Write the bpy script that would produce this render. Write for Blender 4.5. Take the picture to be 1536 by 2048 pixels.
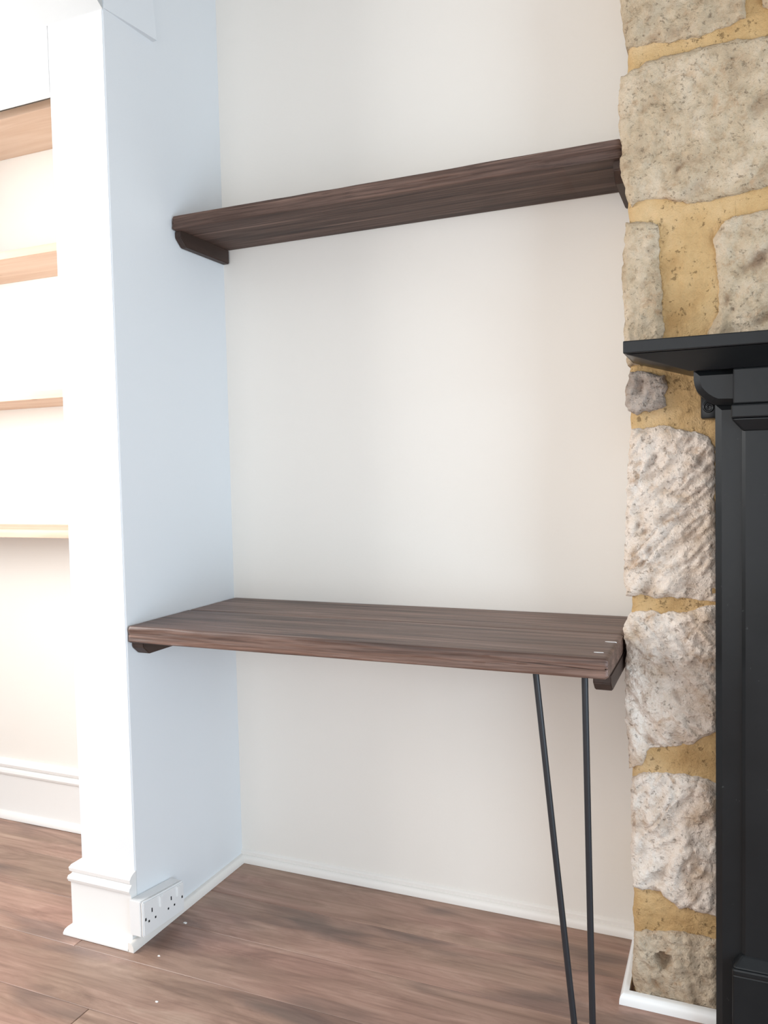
import bpy, bmesh, math, random
from mathutils import Vector, Matrix, noise

for o in list(bpy.data.objects):
    bpy.data.objects.remove(o)
scene = bpy.context.scene
COL = scene.collection
random.seed(7)

# ------------------------------------------------------------------ camera
CAM = Vector((1.2977, -1.9423, 1.1071))
PITCH, YAW, ROLL, FPX = -0.0504, 0.4047, -0.0221, 1636.72
_f = Vector((-math.sin(YAW)*math.cos(PITCH), math.cos(YAW)*math.cos(PITCH), math.sin(PITCH)))
_r = Vector((math.cos(YAW), math.sin(YAW), 0.0))
_u = _r.cross(_f)
CR = math.cos(ROLL)*_r + math.sin(ROLL)*_u
CU = -math.sin(ROLL)*_r + math.cos(ROLL)*_u
cam_d = bpy.data.cameras.new('camera')
cam_d.sensor_fit = 'VERTICAL'
cam_d.sensor_height = 36.0
cam_d.lens = 36.0*FPX/2048.0
cam_d.clip_start = 0.02
cam = bpy.data.objects.new('camera', cam_d)
M = Matrix((CR, CU, -_f)).transposed().to_4x4()
M.translation = CAM
cam.matrix_world = M
COL.objects.link(cam)
scene.camera = cam

def on_plane_y(px, py, y):
    d = _f + CR*((px-768.0)/FPX) + CU*((1024.0-py)/FPX)
    p = CAM + d*((y-CAM.y)/d.y)
    return (p.x, p.z)

# ------------------------------------------------------------------ world, lights, exposure
vs = scene.view_settings
vs.view_transform = 'Standard'
vs.look = 'None'
vs.gamma = 1.0
vs.use_curve_mapping = False
vs.exposure = 0.08

world = bpy.data.worlds.new('world')
scene.world = world
world.use_nodes = True
bgn = world.node_tree.nodes['Background']
bgn.inputs['Color'].default_value = (0.75, 0.85, 1.0, 1)
bgn.inputs['Strength'].default_value = 1.2

# room extents
XL, XR, YF, ZC = -1.35, 3.1, -3.7, 2.6

def area(name, loc, direction, sx, sy, power, color):
    l = bpy.data.lights.new(name, 'AREA')
    l.shape = 'RECTANGLE'
    l.size, l.size_y = sx, sy
    l.energy = power
    l.color = color
    o = bpy.data.objects.new(name, l)
    o.location = loc
    o.rotation_euler = Vector(direction).to_track_quat('-Z', 'Y').to_euler()
    COL.objects.link(o)
    return o
# daylight by the side windows, front one added as fill (each lamp fills its window opening)
WIN_L = (-1.85, -0.6, 1.05, 2.0)      # y0 y1 z0 z1 in the left wall
WIN_R = (-2.6, -0.9, 0.1, 1.5)        # y0 y1 z0 z1 in the right wall
WIN_F = (-0.6, 1.4, 0.25, 2.0)        # x0 x1 z0 z1 in the wall behind the camera, unseen and added for fill
area('daylight_left', (XL+0.10, (WIN_L[0]+WIN_L[1])/2, (WIN_L[2]+WIN_L[3])/2), (1, 0, -0.27),   # skylight falls slightly downwards
     WIN_L[1]-WIN_L[0]-0.1, WIN_L[3]-WIN_L[2]-0.1, 42, (1.0, 0.985, 0.96))
area('daylight_right', (XR-0.01, (WIN_R[0]+WIN_R[1])/2, (WIN_R[2]+WIN_R[3])/2), (-1, 0, 0),
     WIN_R[1]-WIN_R[0]-0.1, WIN_R[3]-WIN_R[2]-0.1, 53, (0.68, 0.86, 1.0))
area('fill_front', ((WIN_F[0]+WIN_F[1])/2, YF+0.01, (WIN_F[2]+WIN_F[3])/2), (0, 1, 0),
     WIN_F[1]-WIN_F[0]-0.1, WIN_F[3]-WIN_F[2]-0.1, 27, (1.0, 0.965, 0.91))

# ------------------------------------------------------------------ helpers
ORG = {}

def link(name, me, mat, parent=None):
    o = bpy.data.objects.new(name, me)
    COL.objects.link(o)
    if mat:
        me.materials.append(mat)
    if parent is not None:
        o.parent = parent
        off = ORG[parent.name]
        me.transform(Matrix.Translation(-off))
        ORG[o.name] = off
    else:
        ORG[o.name] = Vector((0, 0, 0))
    return o

def smooth(me, angle=40):
    for p in me.polygons:
        p.use_smooth = True
    try:
        me.set_sharp_from_angle(angle=math.radians(angle))
    except Exception:
        pass

def from_bm(name, bm, mat, parent=None, sm=None):
    bmesh.ops.recalc_face_normals(bm, faces=bm.faces)
    me = bpy.data.meshes.new(name)
    bm.to_mesh(me)
    bm.free()
    if sm:
        smooth(me, sm)
    return link(name, me, mat, parent)

def add_box(bm, x0, x1, y0, y1, z0, z1, bev=0.0, seg=2):
    r = bmesh.ops.create_cube(bm, size=1.0)
    vsx = r['verts']
    for v in vsx:
        v.co = Vector((x0+(v.co.x+0.5)*(x1-x0), y0+(v.co.y+0.5)*(y1-y0), z0+(v.co.z+0.5)*(z1-z0)))
    if bev > 0:
        es = list({e for v in vsx for e in v.link_edges})
        bmesh.ops.bevel(bm, geom=es, offset=bev, segments=seg, affect='EDGES', profile=0.5)

def box(name, b, mat, parent=None, bev=0.0, seg=2):
    bm = bmesh.new()
    add_box(bm, *b, bev=bev, seg=seg)
    return from_bm(name, bm, mat, parent, 35 if bev else None)

def prism(bm, pts, axis, a0, a1, scale1=None):
    """extrude a 2D outline along an axis ('x': pts are (y,z); 'y': pts are (x,z))"""
    def P(p, a):
        return Vector((a, p[0], p[1])) if axis == 'x' else Vector((p[0], a, p[1]))
    lo = [bm.verts.new(P(p, a0)) for p in pts]
    hi = [bm.verts.new(P(p, a1)) for p in (scale1 or pts)]
    n = len(pts)
    for i in range(n):
        j = (i+1) % n
        bm.faces.new((lo[i], lo[j], hi[j], hi[i]))
    bm.faces.new(lo)
    bm.faces.new(hi[::-1])

def sweep(bm, prof, path, closed_ends=True):
    """sweep profile (out, z) along a plan path; each path point = (x, y, ox, oy): offset direction (mitred)"""
    rings = []
    for (x, y, ox, oy) in path:
        rings.append([bm.verts.new((x+ox*p[0], y+oy*p[0], p[1])) for p in prof])
    n = len(prof)
    for a, b in zip(rings[:-1], rings[1:]):
        for i in range(n):
            j = (i+1) % n
            bm.faces.new((a[i], a[j], b[j], b[i]))
    if closed_ends:
        bm.faces.new(rings[0])
        bm.faces.new(rings[-1][::-1])

def root(name, loc, label, cat, group=None):
    o = bpy.data.objects.new(name, None)
    o.empty_display_size = 0.1
    o.location = loc
    COL.objects.link(o)
    ORG[o.name] = Vector(loc)
    tag(o, label, cat, group)
    return o

def tag(o, label, cat, group=None, kind=None):
    o['label'] = label
    o['category'] = cat
    if group:
        o['group'] = group
    if kind:
        o['kind'] = kind
    return o

def structure(o, label, cat):
    return tag(o, label, cat, kind='structure')

# ------------------------------------------------------------------ materials
class NT:
    def __init__(s, name):
        s.m = bpy.data.materials.new(name)
        s.m.use_nodes = True
        s.t = s.m.node_tree
        s.b = s.t.nodes['Principled BSDF']
    def n(s, typ, **kw):
        nd = s.t.nodes.new(typ)
        for k, v in kw.items():
            setattr(nd, k, v)
        return nd
    def l(s, a, b):
        s.t.links.new(a, b)
    def coords(s, scale=(1, 1, 1), loc=(0, 0, 0), rot=(0, 0, 0), rnd=False):
        tc = s.n('ShaderNodeTexCoord')
        mp = s.n('ShaderNodeMapping')
        mp.inputs['Scale'].default_value = scale
        mp.inputs['Location'].default_value = loc
        mp.inputs['Rotation'].default_value = rot
        if rnd:
            oi = s.n('ShaderNodeObjectInfo')
            ml = s.n('ShaderNodeVectorMath', operation='SCALE')
            cb = s.n('ShaderNodeCombineXYZ')
            for i in range(3):
                s.l(oi.outputs['Random'], cb.inputs[i])
            s.l(cb.outputs[0], ml.inputs[0])
            ml.inputs['Scale'].default_value = 37.0
            ad = s.n('ShaderNodeVectorMath', operation='ADD')
            s.l(tc.outputs['Object'], ad.inputs[0])
            s.l(ml.outputs[0], ad.inputs[1])
            s.l(ad.outputs[0], mp.inputs['Vector'])
        else:
            s.l(tc.outputs['Object'], mp.inputs['Vector'])
        return mp.outputs['Vector']
    def noise(s, vec, scale, detail=4, rough=0.5, dist=0.0):
        t = s.n('ShaderNodeTexNoise')
        t.inputs['Scale'].default_value = scale
        t.inputs['Detail'].default_value = detail
        t.inputs['Roughness'].default_value = rough
        t.inputs['Distortion'].default_value = dist
        s.l(vec, t.inputs['Vector'])
        return t.outputs['Fac']
    def ramp(s, fac, stops):
        r = s.n('ShaderNodeValToRGB')
        el = r.color_ramp.elements
        while len(el) < len(stops):
            el.new(0.5)
        for e, (p, c) in zip(el, stops):
            e.position = p
            e.color = (*c, 1) if len(c) == 3 else c
        s.l(fac, r.inputs['Fac'])
        return r.outputs['Color']
    def mix(s, fac, a, b, mode='MIX'):
        m = s.n('ShaderNodeMix', data_type='RGBA', blend_type=mode)
        for sock, v in ((m.inputs[0], fac), (m.inputs[6], a), (m.inputs[7], b)):
            if isinstance(v, (int, float)):
                sock.default_value = v
            elif isinstance(v, tuple):
                sock.default_value = (*v, 1) if len(v) == 3 else v
            else:
                s.l(v, sock)
        return m.outputs[2]
    def math(s, op, a, b=0.0):
        m = s.n('ShaderNodeMath', operation=op)
        for sock, v in ((m.inputs[0], a), (m.inputs[1], b)):
            if isinstance(v, (int, float)):
                sock.default_value = v
            else:
                s.l(v, sock)
        return m.outputs[0]
    def bump(s, h, strength, dist=0.002):
        b = s.n('ShaderNodeBump')
        b.inputs['Strength'].default_value = strength
        b.inputs['Distance'].default_value = dist
        s.l(h, b.inputs['Height'])
        s.l(b.outputs['Normal'], s.b.inputs['Normal'])
    def out(s, color=None, rough=0.5, spec=0.5, metal=0.0):
        if color is not None:
            if isinstance(color, tuple):
                s.b.inputs['Base Color'].default_value = (*color, 1)
            else:
                s.l(color, s.b.inputs['Base Color'])
        if isinstance(rough, (int, float)):
            s.b.inputs['Roughness'].default_value = rough
        else:
            s.l(rough, s.b.inputs['Roughness'])
        s.b.inputs['Specular IOR Level'].default_value = spec
        s.b.inputs['Metallic'].default_value = metal
        return s.m

def m_paint(name, c, rough=0.55, bump=0.12, spec=0.3):
    k = NT(name)
    v = k.coords()
    big = k.noise(v, 1.6, 3)
    col = k.mix(big, tuple(x*0.985 for x in c), tuple(min(1, x*1.01) for x in c))
    fine = k.noise(v, 140, 3, 0.6)
    k.bump(fine, bump, 0.0015)
    return k.out(col, rough, spec)

MAT_WALL = m_paint('white_wall_paint', (0.83, 0.815, 0.795))
MAT_CREAM = m_paint('cream_wall_paint', (0.845, 0.808, 0.755))
MAT_BEAD = m_paint('cream_gloss_beading', (0.85, 0.815, 0.77), 0.4, 0.05, 0.4)
MAT_PIER = m_paint('blue_lit_white_paint', (0.785, 0.81, 0.835))  # pier's white, with the blue of the daylight mixed into its colour
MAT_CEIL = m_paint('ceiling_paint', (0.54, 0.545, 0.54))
MAT_TRIM = m_paint('white_gloss_trim', (0.84, 0.835, 0.82), 0.3, 0.05, 0.5)
MAT_PLASTIC = m_paint('white_plastic', (0.83, 0.835, 0.835), 0.28, 0.0, 0.5)

def m_floor():
    k = NT('laminate_floor')
    v = k.coords((1.5, 8.0, 8.0), rnd=True)
    a = k.noise(v, 1.9, 7, 0.66, 1.3)
    col = k.ramp(a, [(0.25, (0.185, 0.105, 0.079)), (0.42, (0.28, 0.167, 0.125)), (0.58, (0.37, 0.23, 0.176)), (0.78, (0.48, 0.33, 0.26))])
    v2 = k.coords((1.2, 46, 46), rnd=True)
    g = k.noise(v2, 3.0, 5, 0.65, 0.3)
    gr = k.ramp(g, [(0.30, (0.62, 0.60, 0.58)), (0.5, (1, 1, 1)), (0.72, (1.12, 1.12, 1.12))])
    col = k.mix(0.55, col, gr, 'MULTIPLY')
    hue = k.ramp(k.noise(k.coords((1.0, 4.0, 4.0), rnd=True), 1.6, 3, 0.5, 0.8), [(0.35, (1.04, 0.97, 0.98)), (0.65, (0.98, 1.05, 1.0))])
    col = k.mix(0.8, col, hue, 'MULTIPLY')
    # dark smoky knots of the printed decor
    v3 = k.coords((2.3, 6.5, 6.5), rnd=True)
    kn = k.noise(v3, 1.25, 2, 0.5, 0.2)
    kf = k.ramp(kn, [(0.57, (0, 0, 0)), (0.70, (1, 1, 1))])
    col = k.mix(k.math('MULTIPLY', kf, 0.62), col, (0.085, 0.064, 0.058))
    oi = k.n('ShaderNodeObjectInfo')
    hs = k.n('ShaderNodeHueSaturation')
    k.l(col, hs.inputs['Color'])
    k.l(k.math('ADD', k.math('MULTIPLY', oi.outputs['Random'], 0.22), 0.92), hs.inputs['Value'])
    k.bump(g, 0.25, 0.0008)
    rg = k.ramp(g, [(0.3, (0.46, 0.46, 0.46)), (0.7, (0.30, 0.30, 0.30))])
    return k.out(hs.outputs['Color'], rg, 0.5)
MAT_FLOOR = m_floor()
MAT_SUB = m_paint('subfloor', (0.10, 0.06, 0.045), 0.9)

def m_darkwood(name, seed, lift=1.0, rgh=0.0):
    k = NT(name)
    v = k.coords((0.9, 16, 16), loc=(seed, seed*2, 0))
    a = k.noise(v, 1.7, 5, 0.6, 0.9)
    col = k.ramp(a, [(0.28, (0.045*lift, 0.025*lift, 0.019*lift)), (0.48, (0.105*lift, 0.060*lift, 0.045*lift)),
                     (0.62, (0.155*lift, 0.092*lift, 0.070*lift)), (0.80, (0.27*lift, 0.17*lift, 0.13*lift))])
    v2 = k.coords((2.0, 120, 120), loc=(seed, 0, 0))
    g = k.noise(v2, 2.0, 4, 0.7, 0.2)
    gr = k.ramp(g, [(0.32, (0.45, 0.42, 0.42)), (0.5, (1, 1, 1)), (0.70, (1.35, 1.3, 1.28))])
    col = k.mix(0.8, col, gr, 'MULTIPLY')
    v3 = k.coords((1.1, 42, 42), loc=(seed*5, 0, 0))
    c3 = k.noise(v3, 1.6, 3, 0.5, 0.5)
    crack = k.ramp(c3, [(0.285, (1, 1, 1)), (0.345, (0, 0, 0))])
    col = k.mix(k.math('MULTIPLY', crack, 0.85), col, (0.022, 0.011, 0.008))
    pale = k.ramp(c3, [(0.62, (0, 0, 0)), (0.70, (1, 1, 1))])
    col = k.mix(k.math('MULTIPLY', pale, 0.45), col, (0.36, 0.23, 0.18))
    h = k.math('ADD', k.math('MULTIPLY', g, 0.7), k.math('SUBTRACT', k.math('MULTIPLY', a, 0.5), k.math('MULTIPLY', crack, 0.8)))
    k.bump(h, 0.7, 0.002)
    rg = k.ramp(g, [(0.3, (0.52+rgh,)*3), (0.7, (0.34+rgh,)*3)])
    return k.out(col, rg, 0.5)
MAT_WOOD = m_darkwood('dark_stained_wood', 3.1, 1.25)
MAT_WOOD2 = m_darkwood('dark_stained_wood_b', 8.7, 1.35)
MAT_WOOD_S = m_darkwood('dark_stained_wood_shelf', 15.3, 0.80, 0.28)

def m_batten():
    k = NT('dark_stained_batten')
    v = k.coords((16, 1.2, 16))
    a = k.noise(v, 1.7, 5, 0.6, 0.5)
    col = k.ramp(a, [(0.3, (0.030, 0.017, 0.013)), (0.6, (0.058, 0.034, 0.026)), (0.8, (0.085, 0.052, 0.04))])
    k.bump(a, 0.3, 0.001)
    return k.out(col, 0.55, 0.4)
MAT_BATTEN = m_batten()

def m_pine():
    k = NT('pale_pine')
    v = k.coords((1.0, 14, 14), rnd=True)
    a = k.noise(v, 2.0, 5, 0.55, 0.8)
    col = k.ramp(a, [(0.3, (0.64, 0.44, 0.31)), (0.55, (0.73, 0.54, 0.41)), (0.8, (0.78, 0.61, 0.48))])
    vo = k.n('ShaderNodeTexVoronoi')
    vo.inputs['Scale'].default_value = 7.0
    k.l(k.coords((0.7, 1.3, 1.3), rnd=True), vo.inputs['Vector'])
    kn = k.ramp(vo.outputs['Distance'], [(0.03, (1, 1, 1)), (0.07, (0, 0, 0))])
    col = k.mix(k.math('MULTIPLY', kn, 0.7), col, (0.25, 0.13, 0.07))
    return k.out(col, 0.55, 0.3)
MAT_PINE = m_pine()

def m_iron():
    k = NT('black_cast_iron')
    v = k.coords()
    a = k.noise(v, 5, 4)
    col = k.ramp(a, [(0.3, (0.007, 0.0078, 0.0085)), (0.7, (0.012, 0.0132, 0.0145))])
    sp = k.noise(v, 95, 2, 0.5)
    dust = k.ramp(sp, [(0.74, (0, 0, 0)), (0.80, (1, 1, 1))])
    col = k.mix(k.math('MULTIPLY', dust, 0.12), col, (0.35, 0.36, 0.37))
    k.bump(k.noise(v, 60, 4), 0.15, 0.001)
    rg = k.ramp(a, [(0.3, (0.27, 0.27, 0.27)), (0.7, (0.38, 0.38, 0.38))])
    return k.out(col, rg, 0.29)
MAT_IRON = m_iron()

def m_steel():
    k = NT('black_powder_coat')
    k.bump(k.noise(k.coords(), 400, 2), 0.1, 0.0005)
    return k.out((0.017, 0.018, 0.022), 0.42, 0.5)
MAT_STEEL = m_steel()
MAT_BLACK = m_paint('black_void', (0.01, 0.01, 0.012), 0.8, 0.0, 0.2)

def m_stone(name, c1, c2, c3, grain=1.0):
    k = NT(name)
    v = k.coords(rnd=True)
    a = k.noise(v, 13, 5, 0.6, 0.4)
    col = k.ramp(a, [(0.30, c3), (0.47, c2), (0.62, c1), (0.80, tuple(min(0.9, x*1.12) for x in c1))])
    b = k.noise(v, 42, 5, 0.7)
    bl = k.ramp(b, [(0.32, (0.66, 0.58, 0.50)), (0.50, (1, 1, 1)), (0.75, (1.08, 1.07, 1.06))])
    col = k.mix(0.6, col, bl, 'MULTIPLY')
    st1 = k.ramp(k.noise(v, 24, 4, 0.65, 0.6), [(0.58, (0, 0, 0)), (0.72, (1, 1, 1))])
    col = k.mix(k.math('MULTIPLY', st1, 0.7), col, (0.44, 0.27, 0.15))
    st2 = k.ramp(k.noise(v, 105, 4, 0.7), [(0.27, (1, 1, 1)), (0.40, (0, 0, 0))])
    col = k.mix(k.math('MULTIPLY', st2, 0.5), col, (0.30, 0.20, 0.13))
    at = k.n('ShaderNodeAttribute', attribute_name='stain_and_shade')  # pit stains, plus painted desk shadow and hole darkness
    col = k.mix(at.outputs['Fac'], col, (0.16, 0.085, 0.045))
    f = k.noise(v, 190, 4, 0.65)
    vo = k.n('ShaderNodeTexVoronoi')
    vo.inputs['Scale'].default_value = 75
    k.l(v, vo.inputs['Vector'])
    pits = k.ramp(vo.outputs['Distance'], [(0.05, (0, 0, 0)), (0.28, (1, 1, 1))])
    h = k.math('ADD', k.math('MULTIPLY', f, 0.8), k.math('ADD', k.math('MULTIPLY', b, 1.6), k.math('MULTIPLY', pits, 0.35)))
    h = k.math('SUBTRACT', h, k.math('MULTIPLY', st2, 0.6))
    k.bump(h, 0.95*grain, 0.005)
    return k.out(col, 0.9, 0.15)
MAT_STONE_TAN = m_stone('tan_stone', (0.62, 0.51, 0.38), (0.54, 0.43, 0.30), (0.42, 0.32, 0.215))
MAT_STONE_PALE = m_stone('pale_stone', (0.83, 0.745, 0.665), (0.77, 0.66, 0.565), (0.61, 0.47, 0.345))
MAT_STONE_GREY = m_stone('grey_stone', (0.55, 0.47, 0.41), (0.44, 0.365, 0.31), (0.27, 0.21, 0.17), 1.3)
MAT_STONE_LOW = m_stone('low_stone', (0.60, 0.50, 0.38), (0.52, 0.42, 0.31), (0.41, 0.31, 0.215))

def m_mortar():
    k = NT('sand_mortar')
    v = k.coords()
    a = k.noise(v, 9, 5, 0.6)
    col = k.ramp(a, [(0.3, (0.43, 0.265, 0.115)), (0.5, (0.575, 0.385, 0.187)), (0.72, (0.67, 0.48, 0.27))])
    f = k.noise(v, 230, 4, 0.7)
    g = k.noise(v, 55, 4, 0.6)
    sp = k.ramp(k.noise(v, 70, 5, 0.75), [(0.33, (1, 1, 1)), (0.40, (0, 0, 0))])
    col = k.mix(k.math('MULTIPLY', sp, 0.55), col, (0.24, 0.14, 0.06))
    k.bump(k.math('ADD', k.math('MULTIPLY', f, 0.7), k.math('SUBTRACT', k.math('MULTIPLY', g, 1.6), k.math('MULTIPLY', sp, 0.6))), 0.85, 0.005)
    return k.out(col, 0.95, 0.1)
MAT_MORTAR = m_mortar()

# ------------------------------------------------------------------ setting: floor
fl = box('floor', (XL-0.05, XR+0.05, YF-0.05, 0.05, -0.06, -0.009), MAT_SUB)
structure(fl, 'brown wood laminate floor of long planks', 'floor')
PW, PL = 0.166, 1.38
row = 0
y_hi = -0.009
plank_meshes = {}
while y_hi > YF:
    y_lo = max(y_hi-PW, YF)
    rr = random.Random(row*13+5)
    start = {0: -0.12-PL, 1: -0.10-PL, 2: -0.14-PL, 3: -0.62-PL, 4: 0.06-2*PL, 5: -0.5-PL}.get(row, XL-rr.uniform(0.1, PL-0.1))
    x = start
    while x < XR:
        xa, xb = max(x, XL), min(x+PL, XR)
        if xb-xa > 0.02:
            L = round(xb-xa, 4)
            key = (L, round(y_hi-y_lo, 4))
            if key not in plank_meshes:
                bm = bmesh.new()
                add_box(bm, -L/2+0.0004, L/2-0.0004, -(y_hi-y_lo)/2+0.0004, (y_hi-y_lo)/2-0.0004, -0.0088, 0.0)
                top = [e for e in bm.edges if all(v.co.z > -0.001 for v in e.verts)]
                bmesh.ops.bevel(bm, geom=top, offset=0.0011, segments=1, affect='EDGES')
                me = bpy.data.meshes.new('plank')
                bm.to_mesh(me)
                bm.free()
                me.materials.append(MAT_FLOOR)
                plank_meshes[key] = me
            p = bpy.data.objects.new('plank', plank_meshes[key])
            COL.objects.link(p)
            p.location = ((xa+xb)/2, (y_hi+y_lo)/2, 0)
            p.parent = fl
        x += PL
    y_hi = y_lo
    row += 1

# ------------------------------------------------------------------ setting: walls
w = box('wall_back', (XL-0.1, XR+0.1, 0.0, 0.12, -0.06, ZC), MAT_CREAM)
structure(w, 'cream white plaster wall at the back of the alcoves', 'wall')

PIER_L, PIER_F = -0.165, -0.448
bm = bmesh.new()
prism(bm, [(PIER_F, 0.0), (0.0, 0.0), (0.0, ZC), (PIER_F, ZC)], 'x', PIER_L, 0.0)
bmesh.ops.bevel(bm, geom=[e for e in bm.edges if abs(e.verts[0].co.y-PIER_F) < 1e-5 and abs(e.verts[1].co.y-PIER_F) < 1e-5
                          and abs(e.verts[0].co.x-e.verts[1].co.x) < 1e-5], offset=0.003, segments=3, affect='EDGES')
pier = from_bm('wall_pier', bm, MAT_PIER, sm=30)
structure(pier, 'white plastered pier between the two alcoves', 'wall')
# proud plaster edge on the alcove side of the pier, thicker towards the back
bm = bmesh.new()
ya, yb, zb, zt = -0.444, -0.276, 2.155, 2.36
A = [(0.0, ya, zb), (0.002, ya, zb), (0.0, ya, zt)]
B = [(0.0, yb, zb+0.004), (0.013, yb, zb+0.005), (0.0, yb, zt)]
va = [bm.verts.new((p[0]-(0.004 if i != 1 else 0), p[1], p[2])) for i, p in enumerate(A)]
vb = [bm.verts.new((p[0]-(0.004 if i != 1 else 0), p[1], p[2])) for i, p in enumerate(B)]
vc = bm.verts.new((-0.004, yb+0.003, zb+0.005))
vd = bm.verts.new((-0.004, yb+0.003, zt))
bm.faces.new(va)
for i in range(3):
    j = (i+1) % 3
    bm.faces.new((va[i], va[j], vb[j], vb[i]))
bm.faces.new((vb[1], vb[2], vd))
bm.faces.new((vb[1], vd, vc))
bm.faces.new((vb[0], vb[1], vc))
from_bm('plaster_edge', bm, MAT_PIER, pier)

# sloping soffit over pier and left alcove, lintel below it
bm = bmesh.new()
prism(bm, [(PIER_F, 2.152), (-1.15, 2.152+0.702*0.72), (PIER_F+0.002, ZC+0.05)], 'x', XL, 0.0)
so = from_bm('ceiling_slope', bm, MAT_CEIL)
structure(so, 'white sloping soffit above the pier and left alcove', 'ceiling')
bm = bmesh.new()
add_box(bm, XL, PIER_L, PIER_F, PIER_F+0.02, 2.002, ZC)
li = from_bm('trim_lintel', bm, MAT_WALL)
structure(li, 'white lintel over the left alcove', 'lintel')

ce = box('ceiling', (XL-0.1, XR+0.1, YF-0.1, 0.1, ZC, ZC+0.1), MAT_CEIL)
structure(ce, 'white flat ceiling', 'ceiling')

def holed_wall_x(name, x0, x1, wn, label):
    bm = bmesh.new()
    y0, y1, z0, z1 = wn
    add_box(bm, x0, x1, YF, y0, -0.06, ZC)
    add_box(bm, x0, x1, y1, 0.0, -0.06, ZC)
    add_box(bm, x0, x1, y0, y1, -0.06, z0)
    add_box(bm, x0, x1, y0, y1, z1, ZC)
    return structure(from_bm(name, bm, MAT_WALL), label, 'wall')
holed_wall_x('wall_left', XL-0.2, XL, WIN_L, 'white plaster wall with window beside the left alcove')
holed_wall_x('wall_right', XR, XR+0.2, WIN_R, 'white plaster wall with window right of the fireplace')
bm = bmesh.new()
add_box(bm, XL-0.1, WIN_F[0], YF-0.2, YF, -0.06, ZC)
add_box(bm, WIN_F[1], XR+0.1, YF-0.2, YF, -0.06, ZC)
add_box(bm, WIN_F[0], WIN_F[1], YF-0.2, YF, -0.06, WIN_F[2])
add_box(bm, WIN_F[0], WIN_F[1], YF-0.2, YF, WIN_F[3], ZC)
structure(from_bm('wall_front', bm, MAT_WALL), 'white plaster wall with added fill window facing the alcove', 'wall')

def window(name, horiz, a0, a1, z0, z1, c, label):
    bm = bmesh.new()
    def bar(u0, u1, v0, v1, d=0.04):
        if horiz == 'y':
            add_box(bm, c-d, c, u0, u1, v0, v1, 0.004)
        else:
            add_box(bm, u0, u1, c-d, c, v0, v1, 0.004)
    t = 0.05
    bar(a0, a0+t, z0, z1); bar(a1-t, a1, z0, z1)
    bar(a0+t, a1-t, z0, z0+t); bar(a0+t, a1-t, z1-t, z1)
    m = (a0+a1)/2
    bar(m-0.025, m+0.025, z0+t, z1-t)
    structure(from_bm(name, bm, MAT_TRIM, sm=30), label, 'window')
window('window_1', 'y', *WIN_L, XL-0.10, 'white window frame in the wall beside the left alcove')
window('window_2', 'y', *WIN_R, XR+0.16, 'white window frame in the wall right of the fireplace')
window('fill_window_3', 'x', *WIN_F, YF-0.10, 'white frame of an added fill window in the wall facing the alcove')

# skirting: (out, z) profile with torus moulding on top and a bead at the floor
def skirt_profile(h):
    t = 0.018
    return [(-0.002, 0.001), (0.034, 0.001), (0.034, 0.006), (0.031, 0.014), (0.025, 0.020), (t+0.001, 0.023),
            (t, 0.026), (t, h-0.050), (t+0.004, h-0.047), (t+0.006, h-0.040), (t+0.004, h-0.033), (t-0.001, h-0.030), (t-0.003, h-0.027),
            (t+0.002, h-0.022), (t+0.003, h-0.014), (t-0.002, h-0.007), (0.006, h-0.002), (-0.002, h)]
bm = bmesh.new()
sweep(bm, skirt_profile(0.178), [(PIER_L, 0.0, -1, 0), (PIER_L, PIER_F, -1, -1), (0.0, PIER_F, 0, -1)])
structure(from_bm('baseboard_pier', bm, MAT_TRIM, sm=30), 'white moulded skirting board around the foot of the pier', 'skirting')
bm = bmesh.new()
sweep(bm, skirt_profile(0.192), [(XL, 0.0, 0, -1), (PIER_L-0.0345, 0.0, 0, -1)])
structure(from_bm('baseboard_back', bm, MAT_TRIM, sm=30), 'white moulded skirting board along the left alcove', 'skirting')

def bead_profile(wd, h):
    pts = [(-0.001, 0.0005), (wd, 0.0005), (wd, 0.006)]
    for i in range(1, 6):
        a = i/6*math.pi/2
        pts.append((wd*0.35+wd*0.65*math.cos(a), 0.006+(h-0.006)*math.sin(a)))
    pts.append((wd*0.3, h))
    pts.append((-0.001, h))
    return pts
bm = bmesh.new()
sweep(bm, bead_profile(0.015, 0.022), [(0.0, PIER_F-0.034, 1, 0), (0.0, 0.0, 1, -1), (1.105, 0.0, 0, -1)])
structure(from_bm('trim_1', bm, MAT_BEAD, sm=30), 'thin white beading along the alcove floor edge', 'beading')
# thin painted ledge above the bead on the back wall
bm = bmesh.new()
sweep(bm, [(-0.001, 0.018), (0.006, 0.018), (0.006, 0.030), (0.003, 0.034), (-0.001, 0.036)], [(0.0, 0.0, 0, -1), (1.105, 0.0, 0, -1)])
structure(from_bm('trim_2', bm, MAT_BEAD, sm=30), 'narrow white strip above the beading on the back wall', 'beading')
bm = bmesh.new()
sweep(bm, bead_profile(0.017, 0.024), [(1.097, -0.016, -1, 0), (1.097, -0.246, -1, -1), (1.266, -0.246, 0, -1)])
structure(from_bm('trim_3', bm, MAT_TRIM, sm=30), 'white beading around the foot of the stone chimney breast', 'beading')

# ------------------------------------------------------------------ stone chimney breast
def fbm(x, y, z, o=4):
    return noise.fractal(Vector((x, y, z)), 1.0, 2.0, o)

CX0, CX1 = 1.106, 2.50
MY = -0.234
OP = (1.50, 2.10, 0.85)    # fire opening
bm = bmesh.new()
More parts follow.
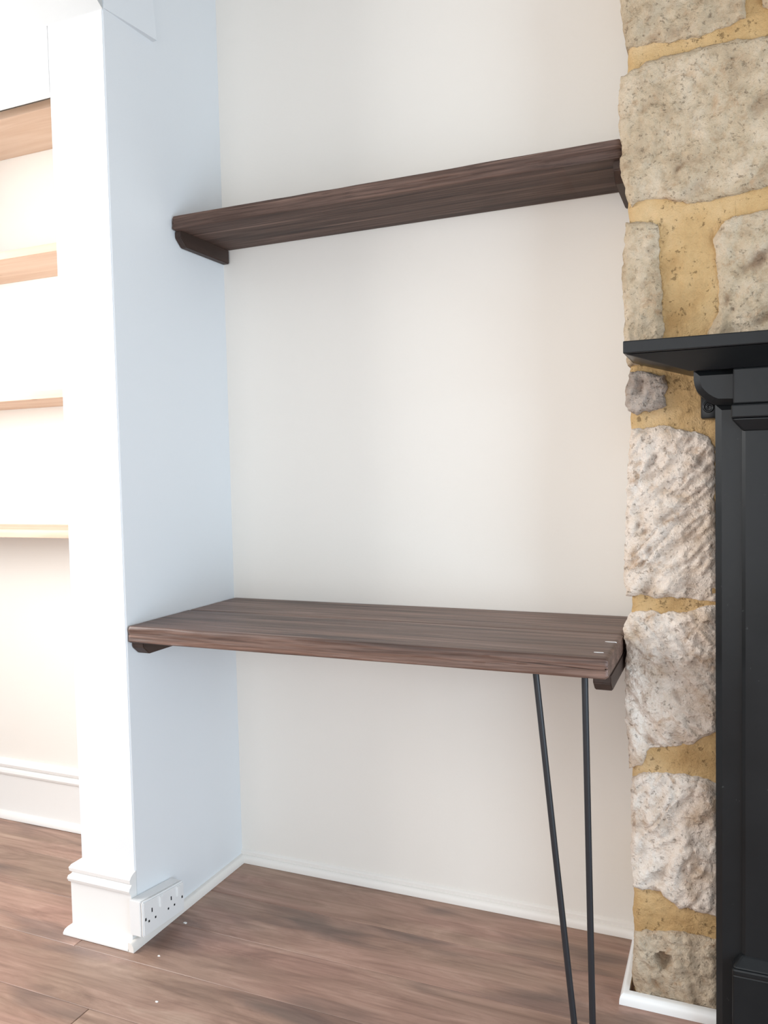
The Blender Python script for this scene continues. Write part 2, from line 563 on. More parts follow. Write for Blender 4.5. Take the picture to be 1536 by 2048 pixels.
# rough mortar face: displaced grid at the left, flat core behind
def grid(bm, x0, x1, z0, z1, st, fn):
    nx, nz = int((x1-x0)/st)+1, int((z1-z0)/st)+1
    vv = [[bm.verts.new(fn(x0+(x1-x0)*i/(nx-1), z0+(z1-z0)*j/(nz-1))) for j in range(nz)] for i in range(nx)]
    for i in range(nx-1):
        for j in range(nz-1):
            bm.faces.new((vv[i][j], vv[i+1][j], vv[i+1][j+1], vv[i][j+1]))
    return vv
HOLES = [(*on_plane_y(1326, 1922, -0.246), 0.013, 0.06)]
def mort(x, z):
    d = 0.0030*fbm(x*22, 3.0, z*22) + 0.0012*fbm(x*110, 9.0, z*110, 3)
    e = x-CX0
    r = 0.012*max(0, 1-e/0.012)**2
    for (hx, hz, hr, hd) in HOLES:
        q = math.hypot(x-hx, z-hz)/hr
        if q < 1.6:
            r += hd*min(1.0, (1.6-q)/0.5)
    return (x + (0.003*fbm(1.7, 5.0, z*30) if e < 0.004 else 0), MY-d+r, z)
vv = grid(bm, CX0, 1.30, 0.0, ZC, 0.0045, mort)
side = [bm.verts.new((CX0+0.001, 0.0, v.co.z)) for v in vv[0]]
for j in range(len(side)-1):
    bm.faces.new((side[j], vv[0][j], vv[0][j+1], side[j+1]))
vv2 = grid(bm, 1.298, CX1, 1.0, ZC, 0.012, mort)
add_box(bm, 1.12, OP[0], -0.15, 0.0, 0.0, ZC)
add_box(bm, OP[1], CX1, MY, 0.0, 0.0, ZC)
add_box(bm, OP[0], OP[1], -0.228, 0.0, OP[2], ZC)
me = bpy.data.meshes.new('wall_chimney')
bm.to_mesh(me); bm.free()
smooth(me, 50)
chim = link('wall_chimney', me, MAT_MORTAR)
structure(chim, 'rough stone chimney breast with sandy ochre mortar joints', 'wall')

SP = -0.246
def resample(poly, n):
    d = [0.0]
    for a, b in zip(poly[:-1], poly[1:]):
        d.append(d[-1]+math.hypot(b[0]-a[0], b[1]-a[1]))
    out = []
    k = 0
    for i in range(n):
        t = d[-1]*i/(n-1)
        while k < len(d)-2 and d[k+1] < t:
            k += 1
        s = (t-d[k])/max(1e-9, d[k+1]-d[k])
        out.append((poly[k][0]+(poly[k+1][0]-poly[k][0])*s, poly[k][1]+(poly[k+1][1]-poly[k][1])*s))
    return out

stone_id = [0]
def stone(top, right, bottom, left, mat, st=0.0032, amp=0.007, chisel=0.0, ang=45, proud=0.0, pits=(), edge=0.008, pix=True, back=-0.02, cfreq=34):
    stone_id[0] += 1
    sd = stone_id[0]*7.31
    if pix:
        top, right, bottom, left = [[on_plane_y(x, y, SP) for x, y in s] for s in (top, right, bottom, left)]
        pits = [(*on_plane_y(p[0], p[1], SP), p[2], p[3], p[4]) for p in pits]
    wd = max(top[-1][0], bottom[-1][0])-min(top[0][0], bottom[0][0])
    ht = max(left[0][1], right[0][1])-min(left[-1][1], right[-1][1])
    nu, nv = max(8, int(wd/st)), max(8, int(ht/st))
    T, Bm, L, R = resample(top, nu), resample(bottom, nu), resample(left, nv), resample(right, nv)
    ca, sa = math.cos(math.radians(ang)), math.sin(math.radians(ang))
    bm = bmesh.new()
    lay = bm.verts.layers.float.new('stain_and_shade')
    V = []
    for i in range(nu):
        u = i/(nu-1)
        colv = []
        for j in range(nv):
            v = j/(nv-1)
            x = (1-v)*T[i][0]+v*Bm[i][0]+(1-u)*L[j][0]+u*R[j][0]-((1-u)*(1-v)*T[0][0]+u*(1-v)*T[-1][0]+(1-u)*v*Bm[0][0]+u*v*Bm[-1][0])
            z = (1-v)*T[i][1]+v*Bm[i][1]+(1-u)*L[j][1]+u*R[j][1]-((1-u)*(1-v)*T[0][1]+u*(1-v)*T[-1][1]+(1-u)*v*Bm[0][1]+u*v*Bm[-1][1])
            d = min(u*wd, (1-u)*wd, v*ht, (1-v)*ht)
            k = min(1.0, d/0.016)
            rnd = 1-(1-k)**2.2
            wob = (1-k)*0.0035
            x += wob*fbm(x*60+sd, z*60, 1.0, 3)
            z += wob*fbm(x*60+sd, z*60, 7.0, 3)
            h = proud + amp*fbm(x*14+sd, z*14, 2.0, 5) + amp*0.45*fbm(x*55, z*55, sd, 4)
            if chisel:
                s_, t_ = x*ca+z*sa, -x*sa+z*ca
                t_ += 0.004*fbm(x*25, z*25, sd+3, 2)
                c = noise.noise(Vector((s_*11+sd, t_*cfreq*2.2, 4.0)))+0.5*noise.noise(Vector((s_*20, t_*cfreq*4.5+sd, 9.0)))
                h += chisel*0.8*(max(-0.9, min(0.45, c*1.5)))
                gv = noise.noise(Vector((s_*8+sd*2, t_*cfreq*1.7, 15.0)))
                if noise.noise(Vector((x*18, z*18, sd))) > -0.15:
                    h -= chisel*0.75*max(0.0, 1-abs(gv)*5.0)
            stn = 0.0
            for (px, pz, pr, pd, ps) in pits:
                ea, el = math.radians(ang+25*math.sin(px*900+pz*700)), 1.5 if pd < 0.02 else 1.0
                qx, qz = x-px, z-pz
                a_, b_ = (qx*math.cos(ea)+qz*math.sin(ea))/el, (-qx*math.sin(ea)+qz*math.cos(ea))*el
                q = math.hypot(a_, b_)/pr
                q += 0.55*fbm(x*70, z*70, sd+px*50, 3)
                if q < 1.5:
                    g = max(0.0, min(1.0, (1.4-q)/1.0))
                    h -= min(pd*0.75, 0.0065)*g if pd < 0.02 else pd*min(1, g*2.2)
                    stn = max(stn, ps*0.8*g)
            h = h*(0.35+0.65*rnd) - edge*(1-rnd)
            if k > 0.6 and not any(p[3] > 0.02 and math.hypot(x-p[0], z-p[1]) < p[2]*1.8 for p in pits):
                h = max(h, -0.0052)
            vt = bm.verts.new((x, SP-h, z))
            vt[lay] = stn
            colv.append(vt)
        V.append(colv)
    for i in range(nu-1):
        for j in range(nv-1):
            bm.faces.new((V[i][j], V[i][j+1], V[i+1][j+1], V[i+1][j]))
    ring = [V[i][0] for i in range(nu)]+[V[-1][j] for j in range(1, nv)]+[V[i][-1] for i in range(nu-2, -1, -1)]+[V[0][j] for j in range(nv-2, 0, -1)]
    cx = sum(v.co.x for v in ring)/len(ring)
    cz = sum(v.co.z for v in ring)/len(ring)
    prev = ring
    for yb, sc in ((-0.20, 1.0), (back, 1.0)):
        cur = [bm.verts.new((cx+(r.co.x-cx)*sc+0.002*fbm(r.co.x*40, yb*40, r.co.z*40, 2), yb, cz+(r.co.z-cz)*sc)) for r in ring]
        for a in range(len(ring)):
            b = (a+1) % len(ring)
            bm.faces.new((prev[a], prev[b], cur[b], cur[a]))
        prev = cur
    bmesh.ops.recalc_face_normals(bm, faces=bm.faces)
    me = bpy.data.meshes.new('stone')
    bm.to_mesh(me); bm.free()
    smooth(me, 60)
    return link('stone', me, mat, chim)

# stones traced on the front plane of the chimney breast
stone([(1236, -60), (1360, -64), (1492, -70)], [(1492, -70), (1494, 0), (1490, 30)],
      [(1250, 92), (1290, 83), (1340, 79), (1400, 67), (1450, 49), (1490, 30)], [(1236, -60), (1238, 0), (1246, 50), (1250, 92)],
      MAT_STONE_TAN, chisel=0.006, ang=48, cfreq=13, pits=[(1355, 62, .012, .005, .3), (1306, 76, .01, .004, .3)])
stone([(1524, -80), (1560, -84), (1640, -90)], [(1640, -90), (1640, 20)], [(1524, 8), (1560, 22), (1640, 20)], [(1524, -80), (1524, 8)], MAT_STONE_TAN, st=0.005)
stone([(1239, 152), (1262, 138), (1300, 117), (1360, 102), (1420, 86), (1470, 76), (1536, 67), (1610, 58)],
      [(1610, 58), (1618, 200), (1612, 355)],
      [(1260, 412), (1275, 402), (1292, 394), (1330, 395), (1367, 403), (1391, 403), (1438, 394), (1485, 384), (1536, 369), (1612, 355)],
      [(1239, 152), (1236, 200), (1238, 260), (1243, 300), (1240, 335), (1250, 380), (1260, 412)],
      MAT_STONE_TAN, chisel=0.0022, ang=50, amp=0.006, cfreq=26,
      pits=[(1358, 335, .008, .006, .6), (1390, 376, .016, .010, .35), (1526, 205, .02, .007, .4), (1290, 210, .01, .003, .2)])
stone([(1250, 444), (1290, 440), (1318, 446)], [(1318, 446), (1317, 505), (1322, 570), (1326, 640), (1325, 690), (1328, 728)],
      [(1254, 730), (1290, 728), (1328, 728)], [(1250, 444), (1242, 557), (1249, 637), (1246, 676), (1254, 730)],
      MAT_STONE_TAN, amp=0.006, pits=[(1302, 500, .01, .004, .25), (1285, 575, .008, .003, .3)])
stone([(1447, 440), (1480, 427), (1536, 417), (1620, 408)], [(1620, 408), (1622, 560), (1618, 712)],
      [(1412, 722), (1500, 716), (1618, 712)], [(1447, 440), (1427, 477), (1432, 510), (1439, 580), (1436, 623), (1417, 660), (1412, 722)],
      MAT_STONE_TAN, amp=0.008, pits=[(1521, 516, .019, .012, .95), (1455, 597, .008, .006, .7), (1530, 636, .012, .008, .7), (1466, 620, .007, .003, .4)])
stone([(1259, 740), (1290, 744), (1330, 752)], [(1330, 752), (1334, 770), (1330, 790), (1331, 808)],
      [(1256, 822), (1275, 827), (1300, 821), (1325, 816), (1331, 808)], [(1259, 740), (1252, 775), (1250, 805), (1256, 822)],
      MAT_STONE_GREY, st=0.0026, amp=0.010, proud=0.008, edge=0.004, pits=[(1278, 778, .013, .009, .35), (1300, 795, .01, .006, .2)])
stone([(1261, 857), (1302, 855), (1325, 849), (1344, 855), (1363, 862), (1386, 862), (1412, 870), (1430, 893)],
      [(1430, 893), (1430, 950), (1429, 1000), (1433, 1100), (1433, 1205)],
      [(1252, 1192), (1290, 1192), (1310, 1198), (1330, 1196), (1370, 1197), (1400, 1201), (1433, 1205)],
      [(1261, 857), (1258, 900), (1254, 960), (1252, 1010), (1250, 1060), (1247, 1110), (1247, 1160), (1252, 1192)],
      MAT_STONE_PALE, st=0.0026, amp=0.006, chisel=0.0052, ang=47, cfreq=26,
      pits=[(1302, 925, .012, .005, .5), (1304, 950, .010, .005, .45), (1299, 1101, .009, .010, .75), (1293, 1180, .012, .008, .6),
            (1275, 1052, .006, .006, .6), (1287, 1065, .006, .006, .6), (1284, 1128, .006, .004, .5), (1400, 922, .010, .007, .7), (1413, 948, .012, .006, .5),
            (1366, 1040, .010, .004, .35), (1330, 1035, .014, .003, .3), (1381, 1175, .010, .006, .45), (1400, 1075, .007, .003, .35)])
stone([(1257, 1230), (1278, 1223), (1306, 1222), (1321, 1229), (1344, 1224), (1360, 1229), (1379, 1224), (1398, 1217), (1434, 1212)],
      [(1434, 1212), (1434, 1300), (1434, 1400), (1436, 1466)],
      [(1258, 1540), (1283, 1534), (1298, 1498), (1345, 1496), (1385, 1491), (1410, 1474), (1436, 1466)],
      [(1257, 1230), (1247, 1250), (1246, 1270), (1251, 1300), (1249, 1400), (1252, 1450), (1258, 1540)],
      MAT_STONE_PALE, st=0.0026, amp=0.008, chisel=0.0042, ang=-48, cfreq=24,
      pits=[(1285, 1308, .030, .001, .34), (1335, 1318, .036, .001, .36), (1395, 1326, .030, .001, .36), (1300, 1352, .03, .001, .22), (1354, 1395, .010, .005, .55), (1298, 1480, .010, .007, .5), (1354, 1478, .012, .006, .45), (1402, 1286, .012, .007, .4), (1386, 1440, .01, .004, .3), (1430, 1255, .008, .004, .4)])  # broad shallow entries paint the desk's shadow and tan mortar residue onto the stone
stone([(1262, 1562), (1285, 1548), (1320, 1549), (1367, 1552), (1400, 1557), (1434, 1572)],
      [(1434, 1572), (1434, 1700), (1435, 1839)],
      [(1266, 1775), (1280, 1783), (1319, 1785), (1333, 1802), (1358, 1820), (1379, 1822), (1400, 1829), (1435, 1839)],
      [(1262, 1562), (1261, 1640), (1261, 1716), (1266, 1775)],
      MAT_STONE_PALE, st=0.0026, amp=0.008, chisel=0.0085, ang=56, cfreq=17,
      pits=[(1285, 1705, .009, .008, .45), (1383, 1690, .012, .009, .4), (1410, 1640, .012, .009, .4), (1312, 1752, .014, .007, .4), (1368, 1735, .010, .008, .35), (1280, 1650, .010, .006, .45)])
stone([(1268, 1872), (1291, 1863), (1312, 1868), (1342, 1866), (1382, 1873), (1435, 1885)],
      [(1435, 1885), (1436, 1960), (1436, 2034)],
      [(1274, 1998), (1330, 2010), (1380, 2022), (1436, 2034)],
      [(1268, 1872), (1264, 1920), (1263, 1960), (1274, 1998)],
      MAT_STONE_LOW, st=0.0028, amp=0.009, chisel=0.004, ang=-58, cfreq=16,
      pits=[(1326, 1922, .012, .026, .75), (1311, 1970, .008, .007, .4), (1410, 1968, .009, .006, .4), (1395, 2012, .010, .006, .4)])  # dark value in the deep hole adds painted shade to its depth

# the same masonry beyond the frame: above, and to the right of the fireplace
def rect_stone(x0, x1, z0, z1, rr, mat):
    j = lambda: rr.uniform(-0.008, 0.008)
    a, b, c, d = (x0+j(), z1+j()), (x1+j(), z1+j()), (x1+j(), z0+j()), (x0+j(), z0+j())
    stone([a, ((a[0]+b[0])/2, (a[1]+b[1])/2+j()), b], [b, ((b[0]+c[0])/2+j(), (b[1]+c[1])/2), c],
          [d, ((d[0]+c[0])/2, (d[1]+c[1])/2+j()), c], [a, ((a[0]+d[0])/2+j(), (a[1]+d[1])/2), d], mat, st=0.011, chisel=0.004, amp=0.008, pix=False)
rr = random.Random(4)
mats = [MAT_STONE_TAN, MAT_STONE_PALE, MAT_STONE_TAN, MAT_STONE_LOW]
for zi, (z0, z1) in enumerate(((1.33, 1.60), (1.63, 1.92), (1.95, 2.19), (2.22, 2.57))):
    x = (1.455, 1.455, 1.365 if False else 1.47, 1.095)[zi]
    while x < CX1-0.12:
        wdt = rr.uniform(0.22, 0.42)
        x1 = min(x+wdt, CX1)
        if CX1-x1 < 0.16:
            x1 = CX1
        rect_stone(x, x1, z0, z1, rr, rr.choice(mats))
        x = x1+rr.uniform(0.025, 0.05)
z = 0.02
while z < 1.25:
    h = rr.uniform(0.18, 0.3)
    rect_stone(2.345, CX1, z, min(z+h, 1.29), rr, rr.choice(mats))
    z += h+0.035

# ------------------------------------------------------------------ cast-iron fireplace
FX = 1.80
fp = root('fireplace', (FX, -0.25, 0.0), 'black cast iron fireplace surround with mantel against the stone chimney breast', 'fireplace')
def mx(x):
    return 2*FX-x
def frustum(bm, lo, hi, z0, z1):
    """lo/hi = (x0,x1,y0,y1) rectangles at z0, z1"""
    def rc(r, z):
        return [bm.verts.new(p) for p in ((r[0], r[2], z), (r[1], r[2], z), (r[1], r[3], z), (r[0], r[3], z))]
    a, b = rc(lo, z0), rc(hi, z1)
    for i in range(4):
        j = (i+1) % 4
        bm.faces.new((a[i], a[j], b[j], b[i]))
    bm.faces.new(a[::-1]); bm.faces.new(b)
YB = -0.232
bm = bmesh.new()
frustum(bm, (1.222, mx(1.222), -0.335, YB), (1.116, mx(1.116), -0.392, YB), 1.277, 1.3085)
frustum(bm, (1.113, mx(1.113), -0.398, YB), (1.113, mx(1.113), -0.398, YB), 1.309, 1.3315)
bmesh.ops.remove_doubles(bm, verts=bm.verts, dist=1e-5)
ms = from_bm('mantel_shelf', bm, MAT_IRON, fp)
md = ms.modifiers.new('bevel', 'BEVEL'); md.width = 0.002; md.segments = 2; md.limit_method = 'ANGLE'
def chamfer_plate(bm, outline, y0, y1, ch):
    """outline (x,z) counter-clockwise; chamfered towards the front (y1)"""
    n = len(outline)
    ins = []
    for i in range(n):
        p0, p1, p2 = Vector(outline[i-1]), Vector(outline[i]), Vector(outline[(i+1) % n])
        d1, d2 = (p1-p0).normalized(), (p2-p1).normalized()
        n1, n2 = Vector((-d1.y, d1.x)), Vector((-d2.y, d2.x))
        b = (n1+n2)
        b = b/max(0.3, b.length_squared)*2
        ins.append(tuple(p1+b*ch))
    ym = y1+ch*1.0
    A = [bm.verts.new((p[0], y0, p[1])) for p in outline]
    Bv = [bm.verts.new((p[0], ym, p[1])) for p in outline]
    Cv = [bm.verts.new((p[0], y1, p[1])) for p in ins]
    for X, Y in ((A, Bv), (Bv, Cv)):
        for i in range(n):
            j = (i+1) % n
            bm.faces.new((X[i], X[j], Y[j], Y[i]))
    bm.faces.new(A[::-1]); bm.faces.new(Cv)
# frieze with hollow-curved shoulders
sh = [(1.229, 1.279), (1.229, 1.262), (1.2305, 1.252), (1.234, 1.242), (1.240, 1.234), (1.248, 1.226), (1.258, 1.219), (1.268, 1.214)]
out_ = sh + [(1.46, 1.205), (1.46, 1.0), (mx(1.46), 1.0), (mx(1.46), 1.205)] + [(mx(x), z) for x, z in reversed(sh)]
bm = bmesh.new()
chamfer_plate(bm, out_, YB, -0.322, 0.011)
from_bm('frieze', bm, MAT_IRON, fp, 25)
for sgn in (0, 1):
    X = (lambda x: x) if sgn == 0 else mx
    def rx(a, b):
        return (X(a), X(b)) if sgn == 0 else (X(b), X(a))
    # pilaster plate
    bm = bmesh.new()
    a, b = rx(1.266, 1.47)
    chamfer_plate(bm, [(a, 0.0), (b, 0.0), (b, 1.215), (a, 1.215)], YB, -0.318, 0.011)
    pil = from_bm('pilaster', bm, MAT_IRON, fp, 25)
    a, b = rx(1.311, 1.425)
    bm = bmesh.new()
    chamfer_plate(bm, [(a, 0.17), (b, 0.17), (b, 1.172), (a, 1.172)], -0.31, -0.326, 0.006)
    from_bm('pilaster_panel', bm, MAT_IRON, pil, 25)
    # capital: neck, fillet and tapering foot
    bm = bmesh.new()
    a0, b0 = rx(1.313, 1.423); a1, b1 = rx(1.293, 1.443); a2, b2 = rx(1.296, 1.440)
    frustum(bm, (a0, b0, -0.328, -0.30), (a1, b1, -0.340, -0.30), 1.164, 1.187)
    frustum(bm, (a1, b1, -0.341, -0.30), (a1, b1, -0.341, -0.30), 1.1875, 1.212)
    frustum(bm, (a2, b2, -0.336, -0.30), (a2, b2, -0.336, -0.30), 1.2125, 1.277)
    cap = from_bm('capital', bm, MAT_IRON, pil)
    md = cap.modifiers.new('bevel', 'BEVEL'); md.width = 0.003; md.segments = 2; md.limit_method = 'ANGLE'
    # plinth block
    bm = bmesh.new()
    a1, b1 = rx(1.294, 1.442)
    a0, b0 = rx(1.311, 1.425)
    frustum(bm, (a1, b1, -0.338, -0.30), (a1, b1, -0.338, -0.30), 0.0, 0.158)
    frustum(bm, (a1, b1, -0.344, -0.30), (a1, b1, -0.344, -0.30), 0.1582, 0.172)
    frustum(bm, (a1, b1, -0.344, -0.30), (a0, b0, -0.326, -0.30), 0.1722, 0.192)
    pb = from_bm('plinth_block', bm, MAT_IRON, pil)
    md = pb.modifiers.new('bevel', 'BEVEL'); md.width = 0.004; md.segments = 2; md.limit_method = 'ANGLE'
    # scroll bracket under the shoulder of the frieze
    bm = bmesh.new()
    a, b = rx(1.240, 1.272)
    add_box(bm, a, b, -0.278, YB, 1.192, 1.236, 0.003)
    scr = from_bm('scroll_bracket', bm, MAT_IRON, fp, 30)
    bm = bmesh.new()
    prev = None
    N, K = 34, 8
    for i in range(N):
        t = i/(N-1)
        th = t*3.4*math.pi
        r = 0.0125*(1-0.8*t)
        cxs, czs = X(1.255)+(r*math.cos(th) if sgn == 0 else -r*math.cos(th)), 1.213+r*math.sin(th)
        nrm = Vector((math.cos(th)*(1 if sgn == 0 else -1), 0, math.sin(th)))
        ringv = []
        for k in range(K):
            p = 2*math.pi*k/K
            ringv.append(bm.verts.new(Vector((cxs, -0.278, czs))+(nrm*math.cos(p)+Vector((0, -1, 0))*math.sin(p))*0.0024))
        if prev:
            for k in range(K):
                bm.faces.new((prev[k], prev[(k+1) % K], ringv[(k+1) % K], ringv[k]))
        prev = ringv
    from_bm('scroll', bm, MAT_IRON, scr, 60)
# inner plate with arched fire opening
bm = bmesh.new()
arch = [(1.47, 0.0), (1.52, 0.0), (1.52, 0.62)]
for i in range(1, 16):
    a = math.pi-math.pi*i/16
    arch.append((FX+0.28*math.cos(a), 0.62+0.2*math.sin(a)))
arch += [(mx(1.52), 0.62), (mx(1.52), 0.0), (mx(1.47), 0.0), (mx(1.47), 1.01), (1.47, 1.01)]
prism(bm, arch, 'y', YB, -0.295)
from_bm('fire_surround_plate', bm, MAT_IRON, fp, 30)
bm = bmesh.new()
add_box(bm, OP[0], OP[1], -0.06, -0.05, 0.0, OP[2])
add_box(bm, OP[0], OP[0]+0.01, -0.23, -0.06, 0.0, OP[2])
add_box(bm, OP[1]-0.01, OP[1], -0.23, -0.06, 0.0, OP[2])
from_bm('firebox', bm, MAT_BLACK, fp)
for i in range(9):
    xg = FX-0.24+i*0.06
    box('grate_bar', (xg-0.006, xg+0.006, -0.262, -0.25, 0.09, 0.24), MAT_IRON, fp, 0.002)
box('grate_rail', (FX-0.275, FX+0.275, -0.266, -0.248, 0.235, 0.25), MAT_IRON, fp, 0.003)
box('grate_rail', (FX-0.275, FX+0.275, -0.266, -0.248, 0.075, 0.09), MAT_IRON, fp, 0.003)

# ------------------------------------------------------------------ boards
def board(name, x0, x1, yf, yb, zt, zb, mat, parent, seed, rough=0.0012, rad=0.005, gouge=0.0, ends=0.004):
    """sawn board along x with softly rounded arrises and a worn, ridged front edge"""
    ring = []     # (y, z, front weight, corner)
    def arc(cy, cz, a0, a1):
        for i in range(5):
            a = a0+(a1-a0)*i/4
            ring.append((cy+rad*math.cos(a), cz+rad*math.sin(a)))
    H = math.pi/2
    arc(yf+rad, zb+rad, -math.pi/2, -math.pi)
    nf = 9
    for i in range(1, nf):
        ring.append((yf, zb+rad+(zt-zb-2*rad)*i/nf))
    arc(yf+rad, zt-rad, math.pi, H)
    for i in range(1, 14):
        ring.append((yf+rad+(yb-yf-2*rad)*i/14, zt))
    r2 = rad*0.6
    for i in range(4):
        a = H-H*i/3
        ring.append((yb-r2+r2*math.cos(a), zt-r2+r2*math.sin(a)))
    for i in range(4):
        a = -H*i/3
        ring.append((yb-r2+r2*math.cos(a), zb+r2+r2*math.sin(a)))
    nx = int((x1-x0)/0.005)
    bm = bmesh.new()
    rows = []
    for s in range(nx+1):
        x = x0+(x1-x0)*s/nx
        e = min(x-x0, x1-x)
        k = min(1.0, e/ends)
        inset = ends*0.8*(1-math.sqrt(max(0, 1-(1-k)**2)))
        rv = []
        for (y, z) in ring:
            wf = max(0.0, 1-(y-yf)/0.012)
            n1 = noise.noise(Vector((x*5+seed, z*130, 1.0)))+0.6*noise.noise(Vector((x*14, z*260+seed, 5.0)))
            dy = wf*rough*n1
            if gouge:
                g = noise.noise(Vector((x*2.3+seed*3, z*28, 11.0)))
                g2 = noise.noise(Vector((x*11+seed, z*60, 2.0)))
                dy += wf*gouge*(max(0, g)*1.3+max(0, g2)*0.5)
                if z < (zt+zb)/2:      # broken lower arris
                    dy += wf*gouge*1.2*max(0, noise.noise(Vector((x*3.1+seed, 0.3, 0.7)))+0.15)
            dz = 0.0
            if z > zt-0.001:
                dz = 0.0006*noise.noise(Vector((x*4, y*70+seed, 2.0)))
            cy, cz = (yf+yb)/2, (zt+zb)/2
            yy = y+dy+(inset if y < cy else -inset)
            zz = z+dz+(inset if z < cz else -inset)
            rv.append(bm.verts.new((x, yy, zz)))
        rows.append(rv)
    n = len(ring)
    for a, b in zip(rows[:-1], rows[1:]):
        for i in range(n):
            j = (i+1) % n
            bm.faces.new((a[i], a[j], b[j], b[i]))
    bm.faces.new(rows[0][::-1]); bm.faces.new(rows[-1])
    return from_bm(name, bm, mat, parent, 45)

def batten(name, x0, x1, yf, yb, zt, zb, ch, parent):
    bm = bmesh.new()
    prism(bm, [(yb, zt), (yb, zb), (yf+ch*1.15, zb), (yf, zb+ch), (yf, zt)], 'x', x0, x1)
    bmesh.ops.bevel(bm, geom=list(bm.edges), offset=0.002, segments=2, affect='EDGES')
    return from_bm(name, bm, MAT_BATTEN, parent, 35)

# desk: two scaffold boards on side battens with one hairpin leg
DW, DD, DZ = 1.0885, -0.4475, 0.76
desk = root('desk', (DW/2, DD/2, 0.0), 'dark stained plank desk fitted in the alcove on a black hairpin leg', 'desk')
board('board', 0.002, DW, DD, -0.2162, DZ, DZ-0.039, MAT_WOOD, desk, 1.3, 0.0022, 0.0055)
board('board', 0.002, DW-0.001, -0.2130, -0.002, DZ-0.0006, DZ-0.039, MAT_WOOD2, desk, 5.9, 0.0006, 0.003)
batten('side_batten', 0.001, 0.035, -0.432, -0.004, DZ-0.039, 0.690, 0.018, desk)
batten('side_batten', 1.056, 1.089, -0.408, -0.004, DZ-0.039, 0.686, 0.018, desk)

def tube(bm, pts, r, K=12):
    prev = None
    pts = [Vector(p) for p in pts]
    for i, p in enumerate(pts):
        t = (pts[min(i+1, len(pts)-1)]-pts[max(i-1, 0)]).normalized()
        s = Vector((0, 1, 0))
        b = t.cross(s).normalized()
        ringv = [bm.verts.new(p+(s*math.cos(2*math.pi*k/K)+b*math.sin(2*math.pi*k/K))*r) for k in range(K)]
        if prev:
            for k in range(K):
                bm.faces.new((prev[k], prev[(k+1) % K], ringv[(k+1) % K], ringv[k]))
        else:
            bm.faces.new(ringv[::-1])
        prev = ringv
    bm.faces.new(prev)
LY = -0.405
bm = bmesh.new()
xa0, xa1, xb0, xb1 = 0.9475, 1.0150, 1.0405, 1.0492
R_ = (xb1-xa1)/2
cxl, czl = (xa1+xb1)/2, R_+0.0065
pts = [(xa0, LY, 0.72), (xa0+(xa1-xa0)*0.5, LY, 0.37), (xa1, LY, czl+0.004)]
for i in range(1, 12):
    a = math.pi+math.pi*i/12
    pts.append((cxl+R_*math.cos(a), LY, czl+R_*math.sin(a)))
pts += [(xb1, LY, czl+0.004), (xb0+(xb1-xb0)*0.5, LY, 0.37), (xb0, LY, 0.72)]
tube(bm, pts, 0.0062)
leg = from_bm('hairpin_leg', bm, MAT_STEEL, desk, 60)
leg['label'] = 'black steel hairpin leg'
box('leg_plate', (0.925, 1.055, -0.425, -0.30, 0.7175, 0.7212), MAT_STEEL, leg, 0.001)
for (x, y, dx) in ((1.0745, -0.300, 0.011), (1.066, -0.400, 0.009)):
    bm = bmesh.new()
    pts2 = [(x-dx, y-0.001), (x-dx*0.3, y-0.0022), (x+dx, y-0.0008), (x+dx*0.8, y+0.0012), (x-dx*0.4, y+0.0006)]
    lo = [bm.verts.new((p[0], p[1], DZ-0.001)) for p in pts2]
    hi = [bm.verts.new((p[0], p[1], DZ+0.0009)) for p in pts2]
    for i in range(5):
        bm.faces.new((lo[i], lo[(i+1) % 5], hi[(i+1) % 5], hi[i]))
    bm.faces.new(hi); bm.faces.new(lo[::-1])
    from_bm('pale_mark', bm, MAT_TRIM, desk)  # pale slivers for the bright specks at the desk's right end

# wall shelf
SZ = 1.755
sh_ = root('wall_shelf', (DW/2, -0.115, 1.68), 'dark stained rough edged plank shelf on side brackets above the desk', 'shelf')
board('board', 0.002, 1.093, -0.2298, -0.002, SZ, SZ-0.034, MAT_WOOD_S, sh_, 9.4, 0.0022, 0.005, 0.008)
batten('side_bracket', 0.001, 0.021, -0.216, -0.004, SZ-0.034, 1.684, 0.020, sh_)
batten('side_bracket', 1.074, 1.094, -0.206, -0.004, SZ-0.034, 1.682, 0.020, sh_)

# pale pine shelves in the left alcove
for zb, lab in ((2.102, 'highest pale pine shelf in the left alcove, under the soffit'),
                (1.722, 'second highest pale pine shelf in the left alcove'),
                (1.327, 'second lowest pale pine shelf in the left alcove'),
                (0.940, 'lowest pale pine shelf in the left alcove, above the skirting')):
    bm = bmesh.new()
    L = PIER_L-XL
    add_box(bm, -L/2+0.001, L/2-0.001, -0.217, -0.001, 0.0, 0.022, 0.0015)
    o = from_bm('pine_shelf', bm, MAT_PINE, None, 35)
    o.location = (XL+L/2, 0.0, zb)
    tag(o, lab, 'shelf', 'pine shelves in the left alcove')

# ------------------------------------------------------------------ double power socket
sk = root('power_socket', (0.0, -0.40, 0.03), 'white double wall socket box low on the pier beside the beading', 'socket')
SX = 0.041
def quadbox(bm, yz, x0, x1, bev):
    """yz: four (y,z) corners; extruded from x0 to x1"""
    before = set(bm.edges)
    prism(bm, yz, 'x', x0, x1)
    new = [e for e in bm.edges if e not in before]
    if bev:
        bmesh.ops.bevel(bm, geom=new, offset=bev, segments=2, affect='EDGES')
C4 = [(-0.474, 0.0375), (-0.322, 0.0285), (-0.322, 0.1020), (-0.474, 0.1215)]
bm = bmesh.new()
quadbox(bm, C4, 0.0, SX-0.009, 0.0015)
from_bm('back_box', bm, MAT_PLASTIC, sk, 35)
bm = bmesh.new()
quadbox(bm, C4, SX-0.0085, SX, 0.003)
plate = from_bm('face_plate', bm, MAT_PLASTIC, sk, 35)
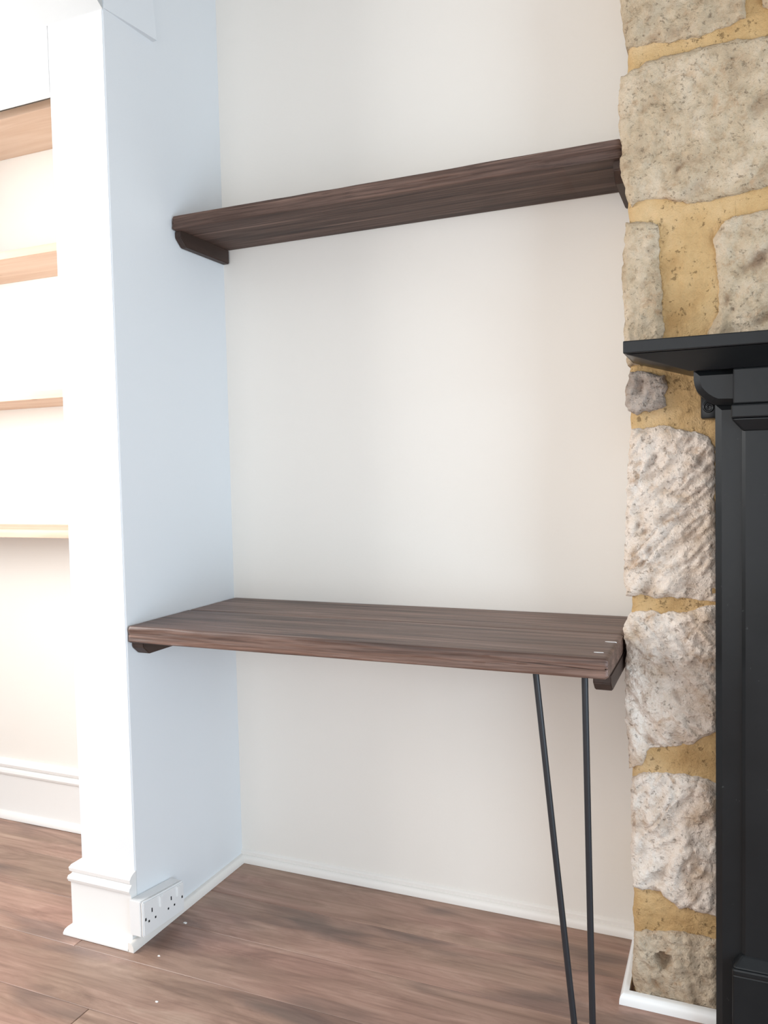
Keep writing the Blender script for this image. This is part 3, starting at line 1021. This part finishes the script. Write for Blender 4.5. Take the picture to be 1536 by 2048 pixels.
def pl(u, v):
    """u along plate 0..1, v up 0..1"""
    a = Vector(C4[0]).lerp(Vector(C4[1]), u)
    b = Vector(C4[3]).lerp(Vector(C4[2]), u)
    return a.lerp(b, v)
def patch(name, u0, u1, v0, v1, depth, mat, bev=0.0):
    bm = bmesh.new()
    q = [tuple(pl(u0, v0)), tuple(pl(u1, v0)), tuple(pl(u1, v1)), tuple(pl(u0, v1))]
    quadbox(bm, q, SX-0.003, SX+depth, bev)
    return from_bm(name, bm, mat, plate, 30)
for cu in (0.20, 0.665):
    patch('pin_hole', cu-0.011, cu+0.011, 0.60, 0.72, 0.0004, MAT_BLACK)
    patch('pin_hole', cu-0.092, cu-0.060, 0.36, 0.42, 0.0004, MAT_BLACK)
    patch('pin_hole', cu+0.060, cu+0.092, 0.36, 0.42, 0.0004, MAT_BLACK)
patch('rocker_switch', 0.375, 0.455, 0.60, 0.93, 0.0035, MAT_PLASTIC, 0.0012)
patch('rocker_switch', 0.80, 0.88, 0.60, 0.93, 0.0035, MAT_PLASTIC, 0.0012)
patch('screw', 0.035, 0.065, 0.45, 0.53, 0.0005, MAT_STEEL)
patch('screw', 0.925, 0.955, 0.45, 0.53, 0.0005, MAT_STEEL)

# ------------------------------------------------------------------ flecks of paint lying on the floor
def on_floor(px, py):
    d = _f + CR*((px-768.0)/FPX) + CU*((1024.0-py)/FPX)
    return CAM + d*(-CAM.z/d.z)
for (px, py, r, lab) in ((318, 1912, 0.0030, 'tiny white paint fleck on the floor planks in front of the socket'),
                         (371, 1846, 0.0042, 'tiny white paint fleck on the floor close beside the socket'),
                         (313, 2004, 0.0032, 'tiny white paint fleck on the floor, farthest of the flecks from the socket')):
    p = on_floor(px, py)
    bm = bmesh.new()
    rk = random.Random(px)
    n = 7
    rad = [r*rk.uniform(0.6, 1.2) for _ in range(n)]
    lo = [bm.verts.new((rad[i]*1.3*math.cos(6.283*i/n), rad[i]*math.sin(6.283*i/n), 0.0)) for i in range(n)]
    hi = [bm.verts.new((v.co.x*0.7, v.co.y*0.7, 0.0012)) for v in lo]
    for i in range(n):
        bm.faces.new((lo[i], lo[(i+1) % n], hi[(i+1) % n], hi[i]))
    bm.faces.new(hi); bm.faces.new(lo[::-1])
    o = from_bm('paint_fleck', bm, MAT_TRIM)
    o.location = (p.x, p.y, 0.0002)
    tag(o, lab, 'paint fleck', 'paint flecks on the floor')
